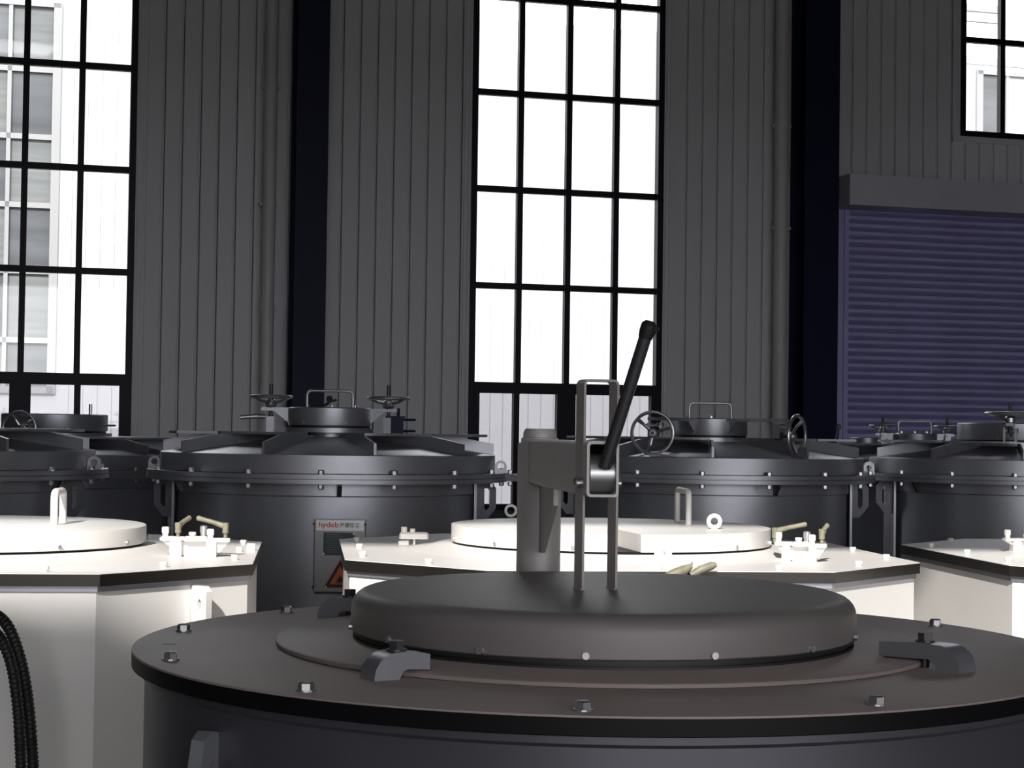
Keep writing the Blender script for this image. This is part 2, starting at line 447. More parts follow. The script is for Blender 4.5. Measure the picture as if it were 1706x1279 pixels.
# ------------------------------------------------------------------ common fittings
def hex_bolt(r, h, key, washer=True, m_='steel'):
    def f():
        mb = MB(); n = 6
        if washer: mb.cyl((0,0,0), (0,0,h*.18), r*1.25, n=14)
        mb.cyl((0,0,h*.18), (0,0,h*.85), r, n=6); mb.cyl((0,0,h*.85), (0,0,h), r*.92, r*.75, n=6)
        return mb.mesh('bolt', M[m_], False)
    return shared(('hex', key), f)
def sock_bolt(r, h, key, m_='steel_light'):
    def f():
        mb = MB(); mb.cyl((0,0,0),(0,0,h*.40),r*.80,n=12); mb.cyl((0,0,h*.36),(0,0,h*.92),r,n=14); mb.cyl((0,0,h*.92),(0,0,h),r*.96,r*.80,n=14)
        return mb.mesh('bolt', M[m_])
    return shared(('sock', key), f)
def handwheel_mesh(r, spokes=3):
    def f():
        mb = MB(); mb.torus(r, r*.085, 40, 8)
        for i in range(spokes):
            a = R(90+360/spokes*i); d = Vector((math.cos(a), math.sin(a), 0))
            mb.cyl(d*r*.12+Vector((0,0,-r*.30)), d*r*.62+Vector((0,0,-r*.20)), r*.085, r*.075, 8)
            mb.cyl(d*r*.62+Vector((0,0,-r*.20)), d*r*.97, r*.075, r*.11, 8)
        mb.lathe([(0,-r*.42),(r*.18,-r*.42),(r*.24,-r*.36),(r*.24,-r*.18),(r*.16,-r*.10),(r*.10,-r*.10),(r*.10,-r*.02),(0,-r*.02)], 16)
        return mb.mesh('handwheel', M['steel'])
    return shared(('wheel', round(r,3), spokes), f)

# ------------------------------------------------------------------ grey pit furnaces at the back
ZF0, ZF1, ZB, ZP = 1.362, 1.404, 1.491, 1.588       # flange bottom/top, cover band top, platform top
def furnace(label, loc, gus0=2.5, lid_r=.20, zo=0.0, lid_z=(1.622, 1.709), lid_off=(0,0), handle=True, clamps=(), lugs=True, plates=None, detail=True):
    f = empty('pit_furnace', (loc[0], loc[1], 0)); tag(f, label, 'furnace', 'grey pit furnaces along the window wall')
    face = math.atan2(-loc[0], loc[1])    # not used for placing, kept for reading the front
    def az(d, r, z): a = R(d); return Vector((r*math.sin(a), -r*math.cos(a), z))      # azimuth 0 = towards the viewer
    P = M['paint']
    def body():
        mb = MB(); mb.lathe([(0,0),(.725,0),(.725,1.30+zo),(.735,1.305+zo),(.735,ZF0+zo),(0,ZF0+zo)], 72); return mb.mesh('body', P)
    put('body', shared(('body', zo), body), f)
    def fl():
        mb = MB(); mb.lathe([(.70,ZF0+zo),(.872,ZF0+zo),(.872,ZF0+.0195+zo),(.70,ZF0+.0195+zo)], 80); return mb.mesh('lower_flange', P)
    put('lower_flange', shared(('fl', zo), fl), f)
    def fl2():
        mb = MB(); mb.lathe([(.70,ZF0+.0215+zo),(.870,ZF0+.0215+zo),(.870,ZF1+zo),(.70,ZF1+zo)], 80); return mb.mesh('upper_flange', P)
    put('upper_flange', shared(('fl2', zo), fl2), f)
    def cover():
        mb = MB(); mb.lathe([(.805,ZF1+zo),(.809,ZF1+.003+zo),(.809,ZB-.004+zo),(.803,ZB+zo),(.27,ZB+.074+zo),(.20,ZB+.076+zo)], 80); return mb.mesh('cover', P)
    put('cover', shared(('cover', zo), cover), f)
    # radial gussets
    def gus():
        poly = [(.22,ZB+.03),(.802,ZB-.002),(.802,ZB+.052),(.62,ZP-.012),(.22,ZP-.012)]
        mb = MB(); mb.prism([(x,z_+zo) for x,z_ in poly], -.006, .006, RX(PI/2)); return mb.mesh('gusset', P, False)
    gm = shared(('gus', zo), gus)
    for k in range(10):
        put('gusset', gm, f, RZ(R(gus0+18+36*k-90)))
    # platform plates on the gussets, open towards the front
    def plat(a0, a1, r0, r1, key):
        def g():
            mb = MB(); mb.lathe([(r0,ZP-.012+zo),(r1,ZP-.012+zo),(r1,ZP+zo),(r0,ZP+zo),(r0,ZP-.012+zo)], 18, I4, R(a0-90), R(a1-90)); return mb.mesh('platform_plate', P, False)
        return shared(('plat', a0, a1, r0, r1, zo), g)
    for (a0, a1, r0, r1) in (plates or ((20,92,.26,.56),(-92,-20,.26,.56),(64,100,.57,.77),(-100,-64,.57,.77),(120,240,.26,.70))):
        put('platform_plate', plat(gus0+a0, gus0+a1, r0, r1, 0), f)
    # neck and lid
    lx, ly = lid_off; z0, z1 = lid_z
    MB().lathe([(lid_r*.62,ZB+.03+zo),(lid_r*.62,z0-.034),(lid_r*1.08,z0-.034),(lid_r*1.08,z0-.012),(lid_r*.5,z0-.012)], 56, T(lx,ly,0)).build('neck_flange', M['paint'], f)
    MB().lathe([(0,z0-.012),(lid_r*.97,z0-.012),(lid_r*.97,z0),(0,z0)], 48, T(lx,ly,0)).build('gasket', M['rubber'], f)
    lid = MB().lathe([(0,z0),(lid_r*.995,z0),(lid_r,z0+.004),(lid_r,z1-.005),(lid_r-.005,z1),(0,z1)], 64, T(lx,ly,0)).build('lid', M['paint'], f)
    if handle:
        w = .112; hgt = .082; q = .022
        pts = [(-w,0,z1-.002),(-w,0,z1+hgt-q)]+[(-w+q-q*math.cos(R(t)),0,z1+hgt-q+q*math.sin(R(t))) for t in (30,60,90)]+[(w-q+q*math.sin(R(t)),0,z1+hgt-q+q*math.cos(R(t))) for t in (0,30,60,90)]+[(w,0,z1-.002)]
        MB().tube(pts, .0072, 10, T(lx,ly,0)).build('handle', M['steel'], lid)
        for s in (-.62,.05,.66): put('bolt', hex_bolt(.010,.016,'lidtop',True), lid, T(lx+s*lid_r*.9, ly+.03, z1))
    for d in (-32, 28): 
        mb = MB(); p0 = az(d, lid_r-.002, z0+.012); p1 = az(d, lid_r+.008, z0+.012); mb.cyl(p0+Vector((lx,ly,0)), p1+Vector((lx,ly,0)), .006, n=8); mb.build('bolt', M['steel'], lid)
    # flange bolts: head above, nut below
    hb = hex_bolt(.0135, .020, 'fl'); hn = hex_bolt(.0125, .024, 'fn', False)
    for k in range(16):
        a = 11+22.5*k+gus0-10; c = math.cos(R(a))
        if c < -.35: continue
        put('bolt', hb, f, T(*az(a,.843,ZF1+zo)))
        put('bolt', hn, f, T(*az(a,.843,ZF0+zo)) @ RX(PI))
    for d in (7, 79, -65):      # small brackets under the flange
        mb = MB(); mb.prism([(.725,ZF0+zo),(.775,ZF0+zo),(.775,ZF0-.012+zo),(.745,ZF0-.060+zo),(.725,ZF0-.060+zo)], -.010, .010, RZ(R(d+gus0-90)) @ RX(PI/2)); mb.build('bracket', M['steel_dark'], f, False)
    if lugs:
        for s in (-1, 1):
            # lifting lug standing on the flange
            o_ = [(-.030,0),(.030,0)]+arc(0,.030,.030,0,180,10); o_ = [(-.030,0),(0,0),(.030,0),(.030,.018)]+arc(0,.030,.030,15,165,8)+[(-.030,.018)]
            n = len(o_); i_ = []
            for (x, y) in o_:
                a = math.atan2(y-.032, x); i_.append((.016*math.cos(a), .032+.016*math.sin(a)))
            mb = MB(); mb.plate_hole(o_, i_, -.008, .008, T(s*.838, -.06, ZF1+zo) @ RX(PI/2)); mb.build('lifting_lug', P, f)
            # slotted hook plate hanging under the flange
            X0 = s*.72
            pl = [(0,0),(.075,0),(.098,-.03),(.098,-.125),(.05,-.185),(0,-.185)]
            pin = [(.042,-.03),(.058,-.03),(.066,-.04),(.066,-.12),(.050,-.138),(.042,-.125)]
            mb = MB(); mb.plate_hole([(s*x,z_) for x,z_ in pl], [(s*x,z_) for x,z_ in pin], -.010, .010, T(X0, -.16, ZF0+zo) @ RX(PI/2)); mb.build('hook_plate', M['paint_body'], f, False)
            # upright angle rails on the body
            for dx in (.0, -.030):
                mb = MB(); mb.box(X0+s*dx-.006, X0+s*dx+.006, -.20, -.12, .15, ZF0+zo); mb.build('rail', P, f, False)
    for c in clamps: clamp_unit(f, az, lid, lid_r, lid_off, z0, z1, zo, *c)
    return f

def clamp_unit(f, az, lid, lid_r, off, z0, z1, zo, a, style, tilt=0, wr=.098, rad=.085, at=None):
    # hinged screw clamp at azimuth a of the lid
    base = T(off[0], off[1], 0) @ RZ(R(a-90))             # local +x points outwards
    r = lid_r+rad; zp = ZP+zo
    if at is not None:                                    # wheel centre given: back the bracket off along its axis
        d_ = az(a, r+.10, 0); base = T(at[0]-d_.x, at[1]-d_.y, 0) @ RZ(R(a-90))
    mb = MB()
    for s in (-1, 1): mb.box(r-.018, r+.018, s*.030-.006, s*.030+.006, zp, zp+.075)
    mb.cyl((r,-.045,zp+.058), (r,.045,zp+.058), .010, n=10)
    br = mb.build('clamp_bracket', M['paint'], f); br.matrix_local = base
    if at is not None:
        bp_ = base @ Vector((r, 0, 0)); L_ = Vector((bp_.x-off[0], bp_.y-off[1])).length
        base2 = T(off[0], off[1], 0) @ RZ(math.atan2(bp_.y-off[1], bp_.x-off[0])); rad_ = L_-lid_r
    else: base2, rad_ = base, rad
    mb = MB(); mb.box(lid_r-.035, lid_r+rad_+.045, -.020, .020, z1-.018, z1-.002); mb.prism([(lid_r,z1-.018),(lid_r+.07,z1-.018),(lid_r,z1-.075)], -.006, .006, RX(PI/2))
    mb.cyl((lid_r-.036,0,z1-.010), (lid_r-.028,0,z1-.010), .012, n=10)
    o = mb.build('clamp_arm', M['paint'], f); o.matrix_local = base2
    if style == 'h':
        zt = z1+.050
        mb = MB(); mb.cyl((r,0,zp+.045), (r,0,zt+.062), .0085, n=10); mb.cyl((r,0,zp+.050), (r,0,zp+.085), .018, .012, 10)
        for k in range(9): mb.cyl((r,0,zt+.016+k*.005), (r,0,zt+.0185+k*.005), .0100, n=10)
        o = mb.build('clamp_screw', M['steel_dark'], br)
        put('handwheel', handwheel_mesh(wr), br, T(r,0,zt))
        mb = MB(); mb.lathe([(0,zt-.055),(.020,zt-.055),(.030,zt-.040),(.022,zt-.015),(.010,zt-.012)], 14, T(r,0,0)); mb.build('clamp_nut', M['steel'], br)
    else:
        zt = zp+.040 if at is None else at[2]
        mb = MB(); mb.cyl((r,0,zt), (r+.10,0,zt), .0085, n=10); mb.cyl((r-.02,0,zt), (r+.02,0,zt), .02, n=12)
        o = mb.build('clamp_screw', M['steel_dark'], br)
        put('handwheel', handwheel_mesh(wr), br, T(r+.10,0,zt) @ RY(PI/2) @ RZ(R(tilt)))
        mb = MB(); mb.cyl((r-.02,.01,z1-.04), (r+.06,.03,z1-.05), .010, .004, 10); mb.build('locking_pin', M['steel'], br)

def at_depth(px, y): 
    p = at_y(px, 720, y); return (p.x, p.y)
fm_loc = at_depth(549, 8.70)
fm = furnace('grey furnace with nameplate board, two flat handwheels beside its lid', fm_loc, 2.5, .202, clamps=((-88,'h'),(86,'h')))
fr_loc = at_depth(1183, 9.55)
def fw_at(px, py, y): p_ = at_y(px, py, y); return (p_.x-fr_loc[0], p_.y-fr_loc[1], p_.z)
fr = furnace('grey furnace behind the lifting arm with upright handwheels either side', fr_loc, 12.7, .198, lid_z=(1.600,1.690), clamps=((-12,'v',18,.104,.10,fw_at(1087,721,8.92)),(57,'v',50,.104,.10,fw_at(1328,727,8.90))))
fl = furnace('grey furnace at the left edge behind the left white furnace', at_depth(-137, 8.30), -8, .20, clamps=((-80,'h'),(80,'h')))
fb = furnace('dark furnace with wide lid under the left window, second row', at_depth(91, 10.5), 0, .305, zo=-.045, lid_z=(1.575,1.672), handle=False, clamps=((-8,'v',0,.098,.10),))
fR = furnace('grey furnace at the right edge with wide lid and flat handwheel', at_depth(1690, 10.15), 6, .318, lid_z=(1.595,1.690), handle=False, clamps=((-19,'h',0,.13,.085),))
f2 = furnace('furnace with small handled lid before the blue shutter, second row', at_depth(1524, 12.2), 5, .150, zo=-.03, lid_z=(1.545,1.632), clamps=((-90,'h',0,.085,.07),(90,'h',0,.085,.07)))
f3 = furnace('farthest furnace close to the foot of the blue shutter', at_depth(1442, 14.4), 0, .130, zo=-.05, lid_z=(1.50,1.60), handle=False)
# locking pins and levers on the lids
mb = MB(); z1 = 1.709
mb.cyl((-.03,.05,z1+.012), (.0,.02,z1+.030), .008, .006, 8); mb.cyl((-.0,.02,z1+.030), (.03,.0,z1+.038), .006, .006, 8); mb.lathe([(0,-.018),(.012,-.014),(.018,0),(.012,.014),(0,.018)], 14, T(-.002,-.0,z1+.042))
o = mb.build('knob_lever', M['steel_dark'], fm)
mb = MB(); mb.cyl((-.35,-.10,1.66), (-.30,-.10,1.66), .012, n=10); mb.cyl((-.42,-.11,1.655), (-.34,-.10,1.662), .011, .013, 10); mb.build('toggle_lever', M['steel'], fm)
mb = MB(); mb.box(.30,.36,-.04,.02,1.588,1.665); mb.box(.29,.37,-.05,.03,1.665,1.672); mb.cyl((.36,-.01,1.60),(.42,-.01,1.60),.006,n=8); mb.cyl((.36,-.01,1.655),(.42,-.01,1.655),.006,n=8); mb.cyl((.335,-.01,1.672),(.335,-.01,1.71),.008,n=8)
mb.build('limit_switch', M['navy'], fm)
mb = MB(); mb.cyl((-.04,0,0),(-.03,0,.06),.009,.007,8); mb.lathe([(0,.05),(.012,.054),(.014,.066),(.010,.078),(0,.08)],10,T(-.03,0,0)); o = mb.build('knob_lever', M['steel_dark'], fr); o.location = (.69,-.15,ZP)
mb = MB(); mb.cyl((0,0,0),(0,0,.06),.010,n=8); o = mb.build('stud', M['steel'], fb); o.location = (.22,-.05,1.672)
mb = MB(); mb.cyl((0,0,0),(.07,0,.0),.009,.006,8); o = mb.build('pin', M['steel'], fb); o.location = (.30,-.05,1.61)

mb = MB(); mb.box(.78,.985,-.13,-.03,ZF0+.004,ZF1-.004); mb.box(.93,1.00,-.14,-.02,ZF1-.004,ZF1+.008); ha = mb.build('hinge_arm', M['paint_body'], fm, False)
for x in (.885,.965):
    put('bolt', hex_bolt(.0135,.020,'fl'), ha, T(x,-.08,ZF1-.004 if x < .9 else ZF1+.008)); put('bolt', hex_bolt(.0125,.024,'fn',False), ha, T(x,-.08,ZF0+.004) @ RX(PI))
# nameplate board on the middle furnace ---------------------------------------
def text_mesh(name, body, size, m_, parent, Mx, bold=0.0, wide=1.0):
    cu = bpy.data.curves.new(name, 'FONT'); cu.body = body; cu.size = size; cu.extrude = .0006; cu.offset = bold
    t = bpy.data.objects.new(name, cu); COL.objects.link(t)
    dg = bpy.context.evaluated_depsgraph_get(); me = bpy.data.meshes.new_from_object(t.evaluated_get(dg))
    bpy.data.objects.remove(t); me.materials.clear(); me.materials.append(m_)
    o = put(name, me, parent, Mx @ Matrix.Diagonal((wide,1,1,1))); return o
nb_y = fm_loc[1]-.755
pTL = at_y(525.5, 864, nb_y); pBR = at_y(606, 986, nb_y)
bx0, bx1, bz0, bz1 = pTL.x-fm_loc[0], pBR.x-fm_loc[0], pBR.z, pTL.z
wB_, hB_ = bx1-bx0, bz1-bz0
nb = MB().box(0, wB_, 0, .004, 0, hB_).build('nameplate_board', M['board'], fm, False)
nb.location = (bx0, -.755, bz0); nb['label'] = 'aluminium board with brand strip, data plate and flammable warning'
V = T(0,-.0005,0) @ RX(PI/2)            # text lies in x-z, facing the viewer
mb = MB(); mb.box(.004, wB_-.002, -.004, 0, hB_*.84, hB_*.985); mb.build('brand_strip', M['plate'], nb, False)
text_mesh('brand_lettering', 'hydeb', .034, M['red'], nb, T(.014,-.0045,hB_*.888) @ RX(PI/2), .0004, 1.10)
text_mesh('brand_characters', '海德热工', .0225, M['ink'], nb, T(.108,-.0045,hB_*.892) @ RX(PI/2), .0003, 1.0)
mb = MB(); mb.box(wB_*.17, wB_*.80, -.003, 0, hB_*.50, hB_*.815); mb.build('data_plate', M['data'], nb, False)
for k in range(9):
    z_ = hB_*(.79-.030*k); MB().box(wB_*(.21+.02*(k%3)), wB_*(.50+.06*((k*5)%4)), -.0036, -.003, z_-.003, z_).build('data_line', M['dataline'], nb, False)
tri = lambda s, cx, cz: [(cx-.5*s, cz-.289*s), (cx+.5*s, cz-.289*s), (cx, cz+.577*s)]
cx, cz = wB_*.52, hB_*.185
mb = MB(); mb.prism(tri(.150,cx,cz), 0, .0020, RX(PI/2)); mb.build('warning_edge', M['pinkred'], nb, False)
mb = MB(); mb.prism(tri(.136,cx,cz), .0020, .0030, RX(PI/2)); mb.build('warning_border', M['ink'], nb, False)
mb = MB(); mb.prism(tri(.094,cx,cz), .0030, .0040, RX(PI/2)); mb.build('warning_triangle', M['orange'], nb, False)
flame = [(-.016,-.012),(-.011,.004),(-.008,-.001),(-.003,.022),(.004,.008),(.008,.014),(.012,.002),(.014,-.012)]
mb = MB(); mb.prism([(cx+x,cz+z_-.004) for x,z_ in flame], .0040, .0046, RX(PI/2)); mb.box(cx-.020,cx+.020,-.0046,-.0040,cz-.022,cz-.018); mb.build('flame_symbol', M['ink'], nb, False)
for x, z_ in ((.012,hB_*.965),(.012,hB_*.86),(wB_-.010,hB_*.86),(wB_*.18,hB_*.52),(wB_*.78,hB_*.80),(cx-.062,cz-.038)):
    MB().cyl((x,-.001,z_), (x,-.0065,z_), .0042, n=8).build('rivet', M['steel_light'], nb)
mb = MB()
for x in (-.004, wB_+.004): mb.cyl((x,-.002,.0), (x,-.002,hB_*.995), .0016, n=6); mb.cyl((x-.003,-.004,hB_*.93),(x-.003,.03,hB_*.93),.006,n=8); mb.cyl((x-.003,-.004,hB_*.06),(x-.003,.03,hB_*.06),.006,n=8)
mb.box(0, wB_, .004, .05, -.012, -.004)
mb.build('board_bracket', M['steel_dark'], nb)

# ------------------------------------------------------------------ cream-white octagonal furnaces
def octagon(h, c): return [(-h+c,-h),(h-c,-h),(h,-h+c),(h,h-c),(h-c,h),(-h+c,h),(-h,h-c),(-h,-h+c)]
TH = R(6.5)
def clamp_lever(parent, p, ang, lift, m_='olive', L=.085, s=1.0):
    # ratchet lever: stud, hub and a raised tapering handle
    d = Vector((math.cos(ang), math.sin(ang), 0)); p = Vector(p)
    mb = MB(); mb.cyl(p, p+Vector((0,0,.022*s)), .006*s, n=10); mb.cyl(p+Vector((0,0,.014*s)), p+Vector((0,0,.022*s)), .010*s, n=12)
    hb = p+Vector((0,0,.022*s)); mb.cyl(hb, hb+Vector((0,0,.024*s)), .0095*s, .0105*s, 12)
    a = hb+Vector((0,0,.016*s)); b = a+d*L*s+Vector((0,0,lift))
    mb.tube([a-d*.006*s, a+d*.010*s, a+(b-a)*.45, a+(b-a)*.85, b, b+d*.004*s], [.0090*s,.0095*s,.0075*s,.0075*s,.0085*s,.0050*s], 10)
    return mb.build('clamp_lever', M[m_], parent)
def white_furnace(label, c, lid_r=.548, notch=None):
    f = empty('octagonal_furnace', (c[0], c[1], 0), TH); tag(f, label, 'furnace', 'cream white octagonal furnaces')
    Wt = M['white']; h, ch = .92, .40
    MB().prism(octagon(h-.016, ch-.005), .06, 1.158).build('body', Wt, f, False)
    MB().prism(octagon(h-.010, ch-.003), 1.150, 1.166).build('top_seam', M['paint'], f, False)
    MB().prism(octagon(h, ch), 1.166, 1.1985).build('deck_edge', M['rimw'], f, False)
    MB().prism(octagon(h-.0005, ch), 1.1985, 1.2005).build('deck', Wt, f, False)
    for i in range(4):
        x, y = ((-.6,-.6),(.6,-.6),(.6,.6),(-.6,.6))[i]; MB().box(x-.06,x+.06,y-.06,y+.06,0,.06).build('foot', M['steel_dark'], f, False)
    MB().lathe([(0,1.2005),(.690,1.2005),(.660,1.2065),(.640,1.2075),(.600,1.2180),(.585,1.2215),(0,1.2215)], 72).build('lid_seat', Wt, f)
    MB().lathe([(0,1.2215),(lid_r-.008,1.2215),(lid_r-.008,1.2300),(0,1.2300)], 72).build('lid_gasket', M['rim'], f)
    z0, z1, b = 1.229, 1.285, .006
    if notch is None:
        lid = MB().lathe([(0,z0),(lid_r-.002,z0),(lid_r,z0+.002),(lid_r,z1-b),(lid_r-b*.3,z1-b*.3),(lid_r-b,z1),(0,z1)], 96).build('lid', Wt, f)
    else:
        a0, a1, dp = notch                   # local angles of the cut and how deep it goes
        n = 96; pts = []
        for i in range(n):
            a = a1+(2*PI-(a1-a0))*i/(n-1); pts.append((lid_r*math.cos(a), lid_r*math.sin(a)))
        pts.append(((lid_r-dp)*math.cos(a0+R(3.5)), (lid_r-dp)*math.sin(a0+R(3.5))))
        lid = MB().prism(pts, z0, z1).build('lid', Wt, f)
    for k in range(12):
        a = R(30*k+8); d = Vector((math.cos(a), math.sin(a), 0))
        if math.sin(a) > .5: continue
        MB().cyl(d*(lid_r-.002)+Vector((0,0,z0+.012)), d*(lid_r+.007)+Vector((0,0,z0+.012)), .0065, n=8).build('bolt', M['steel_light'], lid)
    bm_ = sock_bolt(.0115, .016, 'deck', 'white')
    for k in range(8):
        p = octagon(h-.06, ch-.02); q0, q1 = Vector((*p[k],0)), Vector((*p[(k+1)%8],0))
        for t in ((.12,.5,.88) if k % 2 == 0 else (.5,)):
            v = q0.lerp(q1, t); put('bolt', bm_, f, T(v.x, v.y, 1.2005))
    return f, lid
def loc_of(f, px, py, z):
    p = at_z(px, py, z); v = p-f.location; c, s = math.cos(-TH), math.sin(-TH)
    return Vector((v.x*c-v.y*s, v.x*s+v.y*c, z))
WC = dict(m=(.345,6.15), l=(-1.735,5.72), r=(2.44,6.29))
wm, wm_lid = white_furnace('white octagonal furnace in the centre behind the lifting arm', WC['m'], .547, (R(-100), R(-89.4), .347))
wl, wl_lid = white_furnace('white octagonal furnace at the left with two raised clamp levers', WC['l'], .560)
wr_, wr_lid = white_furnace('white octagonal furnace cut by the right edge of the picture', WC['r'], .548)

def u_handle(f, lid, p0, p1, hgt, r, q=.02):
    p0 = Vector(p0); p1 = Vector(p1); d = (p1-p0).normalized(); z = Vector((0,0,1))
    pts = [p0-z*.003, p0+z*(hgt-q)]+[p0+d*(q-q*math.cos(R(t)))+z*(hgt-q+q*math.sin(R(t))) for t in (25,50,75,90)]
    pts += [p1-d*(q-q*math.cos(R(t)))+z*(hgt-q+q*math.sin(R(t))) for t in (90,75,50,25)]+[p1+z*(hgt-q), p1-z*.003]
    MB().tube(pts, r, 12).build('handle', M['white'], lid)
u_handle(wl, wl_lid, loc_of(wl, 90, 874, 1.285), loc_of(wl, 104.5, 870.5, 1.285), .104, .0125)
u_handle(wm, wm_lid, loc_of(wm, 1147, 874, 1.285), loc_of(wm, 1128, 868.5, 1.285), .116, .0105)
def eyebolt(f, lid, px, py, r, t):
    p = loc_of(f, px, py, 1.285); mb = MB()
    mb.torus(r, t, 28, 10, T(p.x,p.y,p.z+r+t*.8) @ RZ(-TH) @ RX(PI/2)); mb.cyl(p, p+Vector((0,0,t*.9)), t*1.3, n=12); mb.build('eyebolt', M['white'], lid)
eyebolt(wm, wm_lid, 1190, 881, .0195, .0075); eyebolt(wm, wm_lid, 851, 861, .0195, .0055)

def toggle_clamp(f, px, py, rz, wide=.205, levers=(), hgt=.062, bolts=(.02,.5,.62)):
    # bridge block with two posts, top strap, bolts and ratchet levers
    p = loc_of(f, px, py, 1.2005); g = T(p.x, p.y, p.z) @ RZ(rz-TH); w = wide/2
    mb = MB(); mb.bev(-w*.72, -w*.38, -.025, .025, 0, hgt*.82, .004); mb.bev(w*.32, w*.62, -.025, .025, 0, hgt*.82, .004)
    mb.box(-w*.38, w*.32, .0, .02, .004, hgt*.75); mb.box(-w*.30, w*.30, -.014, -.006, .0, .010)
    mb.prism([(-w,0),(-w*.6,0),(-w*.6,-hgt*.42)], -.010, .010, T(0,0,hgt*.82) @ RX(PI/2)); mb.prism([(w*1.0,0),(w*.55,0),(w*.55,-hgt*.6),(w*.7,-hgt*.6)], -.010, .010, T(0,0,hgt*.82) @ RX(PI/2))
    b = mb.build('clamp', M['white'], f); b.matrix_local = g
    mb = MB(); mb.bev(-w, -w*.30, -.022, .022, hgt*.82, hgt, .003); mb.bev(-w*.30, w*.34, -.024, .020, hgt*.78, hgt*1.02, .003); mb.bev(w*.34, w*1.0, -.022, .022, hgt*.76, hgt*.94, .003)
    mb.build('clamp_strap', M['white'], b)
    for x, y, hh in ((-w*.86,0,.030),(-w*.10,.012,.014),(w*.22,.012,.034),(w*.44,-.01,.030)):
        put('bolt', sock_bolt(.0115, hh, ('cl',hh), 'white' if hh < .033 else 'steel_light'), b, T(x, y, hgt*(1.0 if x < w*.3 else .92)))
    for (x, a, lift, L) in levers: clamp_lever(b, (x*w, .0, hgt*.96), a, lift, 'olive', L)
    return b
toggle_clamp(wl, 325, 927, R(4), .215, ((-.50, R(62), .020, .060), (.86, R(172), .022, .088)))
toggle_clamp(wm, 1334, 935, R(-14), .165, ((-1.0, R(20), .020, .100), (.80, R(60), .018, .03)), .062)
toggle_clamp(wr_, 1716, 920, R(4), .19, (), .050)
p = loc_of(wm, 690, 907, 1.2005)
mb = MB(); mb.bev(-.055,-.018,-.02,.02,0,.014,.003); mb.bev(-.052,.050,-.016,.016,.020,.044,.006); mb.cyl((.0,0,0),(.0,0,.022),.005,n=8); mb.cyl((-.036,0,.044),(-.036,0,.062),.011,n=12); mb.cyl((-.006,0,.044),(-.006,0,.056),.010,n=12)
b = mb.build('clamp', M['white'], wm); b.matrix_local = T(p.x,p.y,p.z) @ RZ(-TH)
p = loc_of(wm, 1104, 935, 1.2005)
mb = MB(); mb.bev(-.028,.004,-.016,.016,0,.030,.004); mb.bev(.006,.028,-.016,.016,0,.048,.004); mb.cyl((-.012,-.016,.014),(-.012,-.024,.014),.009,n=10); mb.cyl((.016,0,.048),(.016,0,.058),.007,n=8)
b = mb.build('clamp', M['white'], wm); b.matrix_local = T(p.x,p.y,p.z) @ RZ(-TH)
# olive lever at the front edge of the centre furnace
p = loc_of(wm, 1140, 951, 1.2005)+Vector((0,0,.006))
mb = MB(); mb.tube([(-.060,-.03,-.022),(-.030,-.02,-.012),(.0,-.015,-.002),(.020,-.01,.010)], [.010,.014,.015,.007], 10); mb.tube([(.016,-.03,-.016),(.045,-.025,.0),(.078,-.02,.012),(.092,-.02,.016)], [.010,.012,.012,.006], 10); mb.cyl((.018,-.01,.004),(.022,-.01,.022),.004,.002,8)
b = mb.build('clamp_lever', M['olive'], wm); b.matrix_local = T(p.x,p.y,p.z) @ RZ(-TH); b['label'] = 'stained olive clamp lever'
mb = MB(); p = loc_of(wl, 418, 917, 1.2005); mb.bev(-.014,.014,-.012,.012,0,.024,.003); b = mb.build('stop_block', M['white'], wl); b.matrix_local = T(p.x,p.y,p.z)
# lifting eye plate on the slanted right face of the left furnace
a45 = R(-45); fx = Vector((.92-.15, -.92+.25, 0))-Vector((math.cos(a45), math.sin(a45), 0))*.016
mb = MB(); o_ = [(-.0,-.16),(.030,-.16),(.062,-.10),(.062,-.015),(.048,.0),(.0,.0)]; i_ = [(.026,-.07),(.034,-.072),(.042,-.062),(.042,-.045),(.034,-.036),(.026,-.045)]
mb.plate_hole(o_, i_, -.011, .011, RX(PI/2)); b = mb.build('lifting_eye', M['white'], wl, False)
b.matrix_local = T(fx.x, fx.y, 1.148) @ RZ(a45) @ T(0,0,0); 
b2 = MB().box(-.002,.006,-.045,.045,-.19,.02).build('eye_base', M['white'], wl, False); b2.matrix_local = b.matrix_local.copy()

# ------------------------------------------------------------------ dark round furnace in front with swing-arm lid
FC = (.178, 3.42)
PF = M['paint_front']
ff = empty('round_furnace', (FC[0], FC[1], 0)); tag(ff, 'dark grey round furnace in front with swing-arm lid lifter', 'furnace')
def floc(px, py, z): p = at_z(px, py, z); return Vector((p.x-FC[0], p.y-FC[1], z))
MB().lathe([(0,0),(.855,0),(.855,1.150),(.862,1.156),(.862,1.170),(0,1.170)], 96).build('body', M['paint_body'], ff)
MB().lathe([(0,1.1695),(.877,1.1695),(.879,1.171),(.879,1.1965),(0,1.1965)], 120).build('rim', M['rim'], ff)
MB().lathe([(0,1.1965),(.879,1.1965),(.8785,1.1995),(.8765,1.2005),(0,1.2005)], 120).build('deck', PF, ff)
MB().lathe([(0,1.2005),(.615,1.2005),(.618,1.2025),(.618,1.2085),(.614,1.2115),(0,1.2115)], 96).build('lid_seat', PF, ff)
MB().lathe([(0,1.2115),(.474,1.2115),(.474,1.216),(.468,1.216),(.468,1.220),(.474,1.220),(.474,1.2265),(0,1.2265)], 96).build('gasket', M['rubber'], ff)
prof = [(0,1.226),(.474,1.226),(.478,1.229),(.478,1.268)]+[(.442+.036*math.cos(R(t)), 1.268+.034*math.sin(R(t))) for t in (15,30,45,60,75,90)]+[(.30,1.3045),(0,1.307)]
lidf = MB().lathe(prof, 128).build('lid', M['paint_lid'], ff)
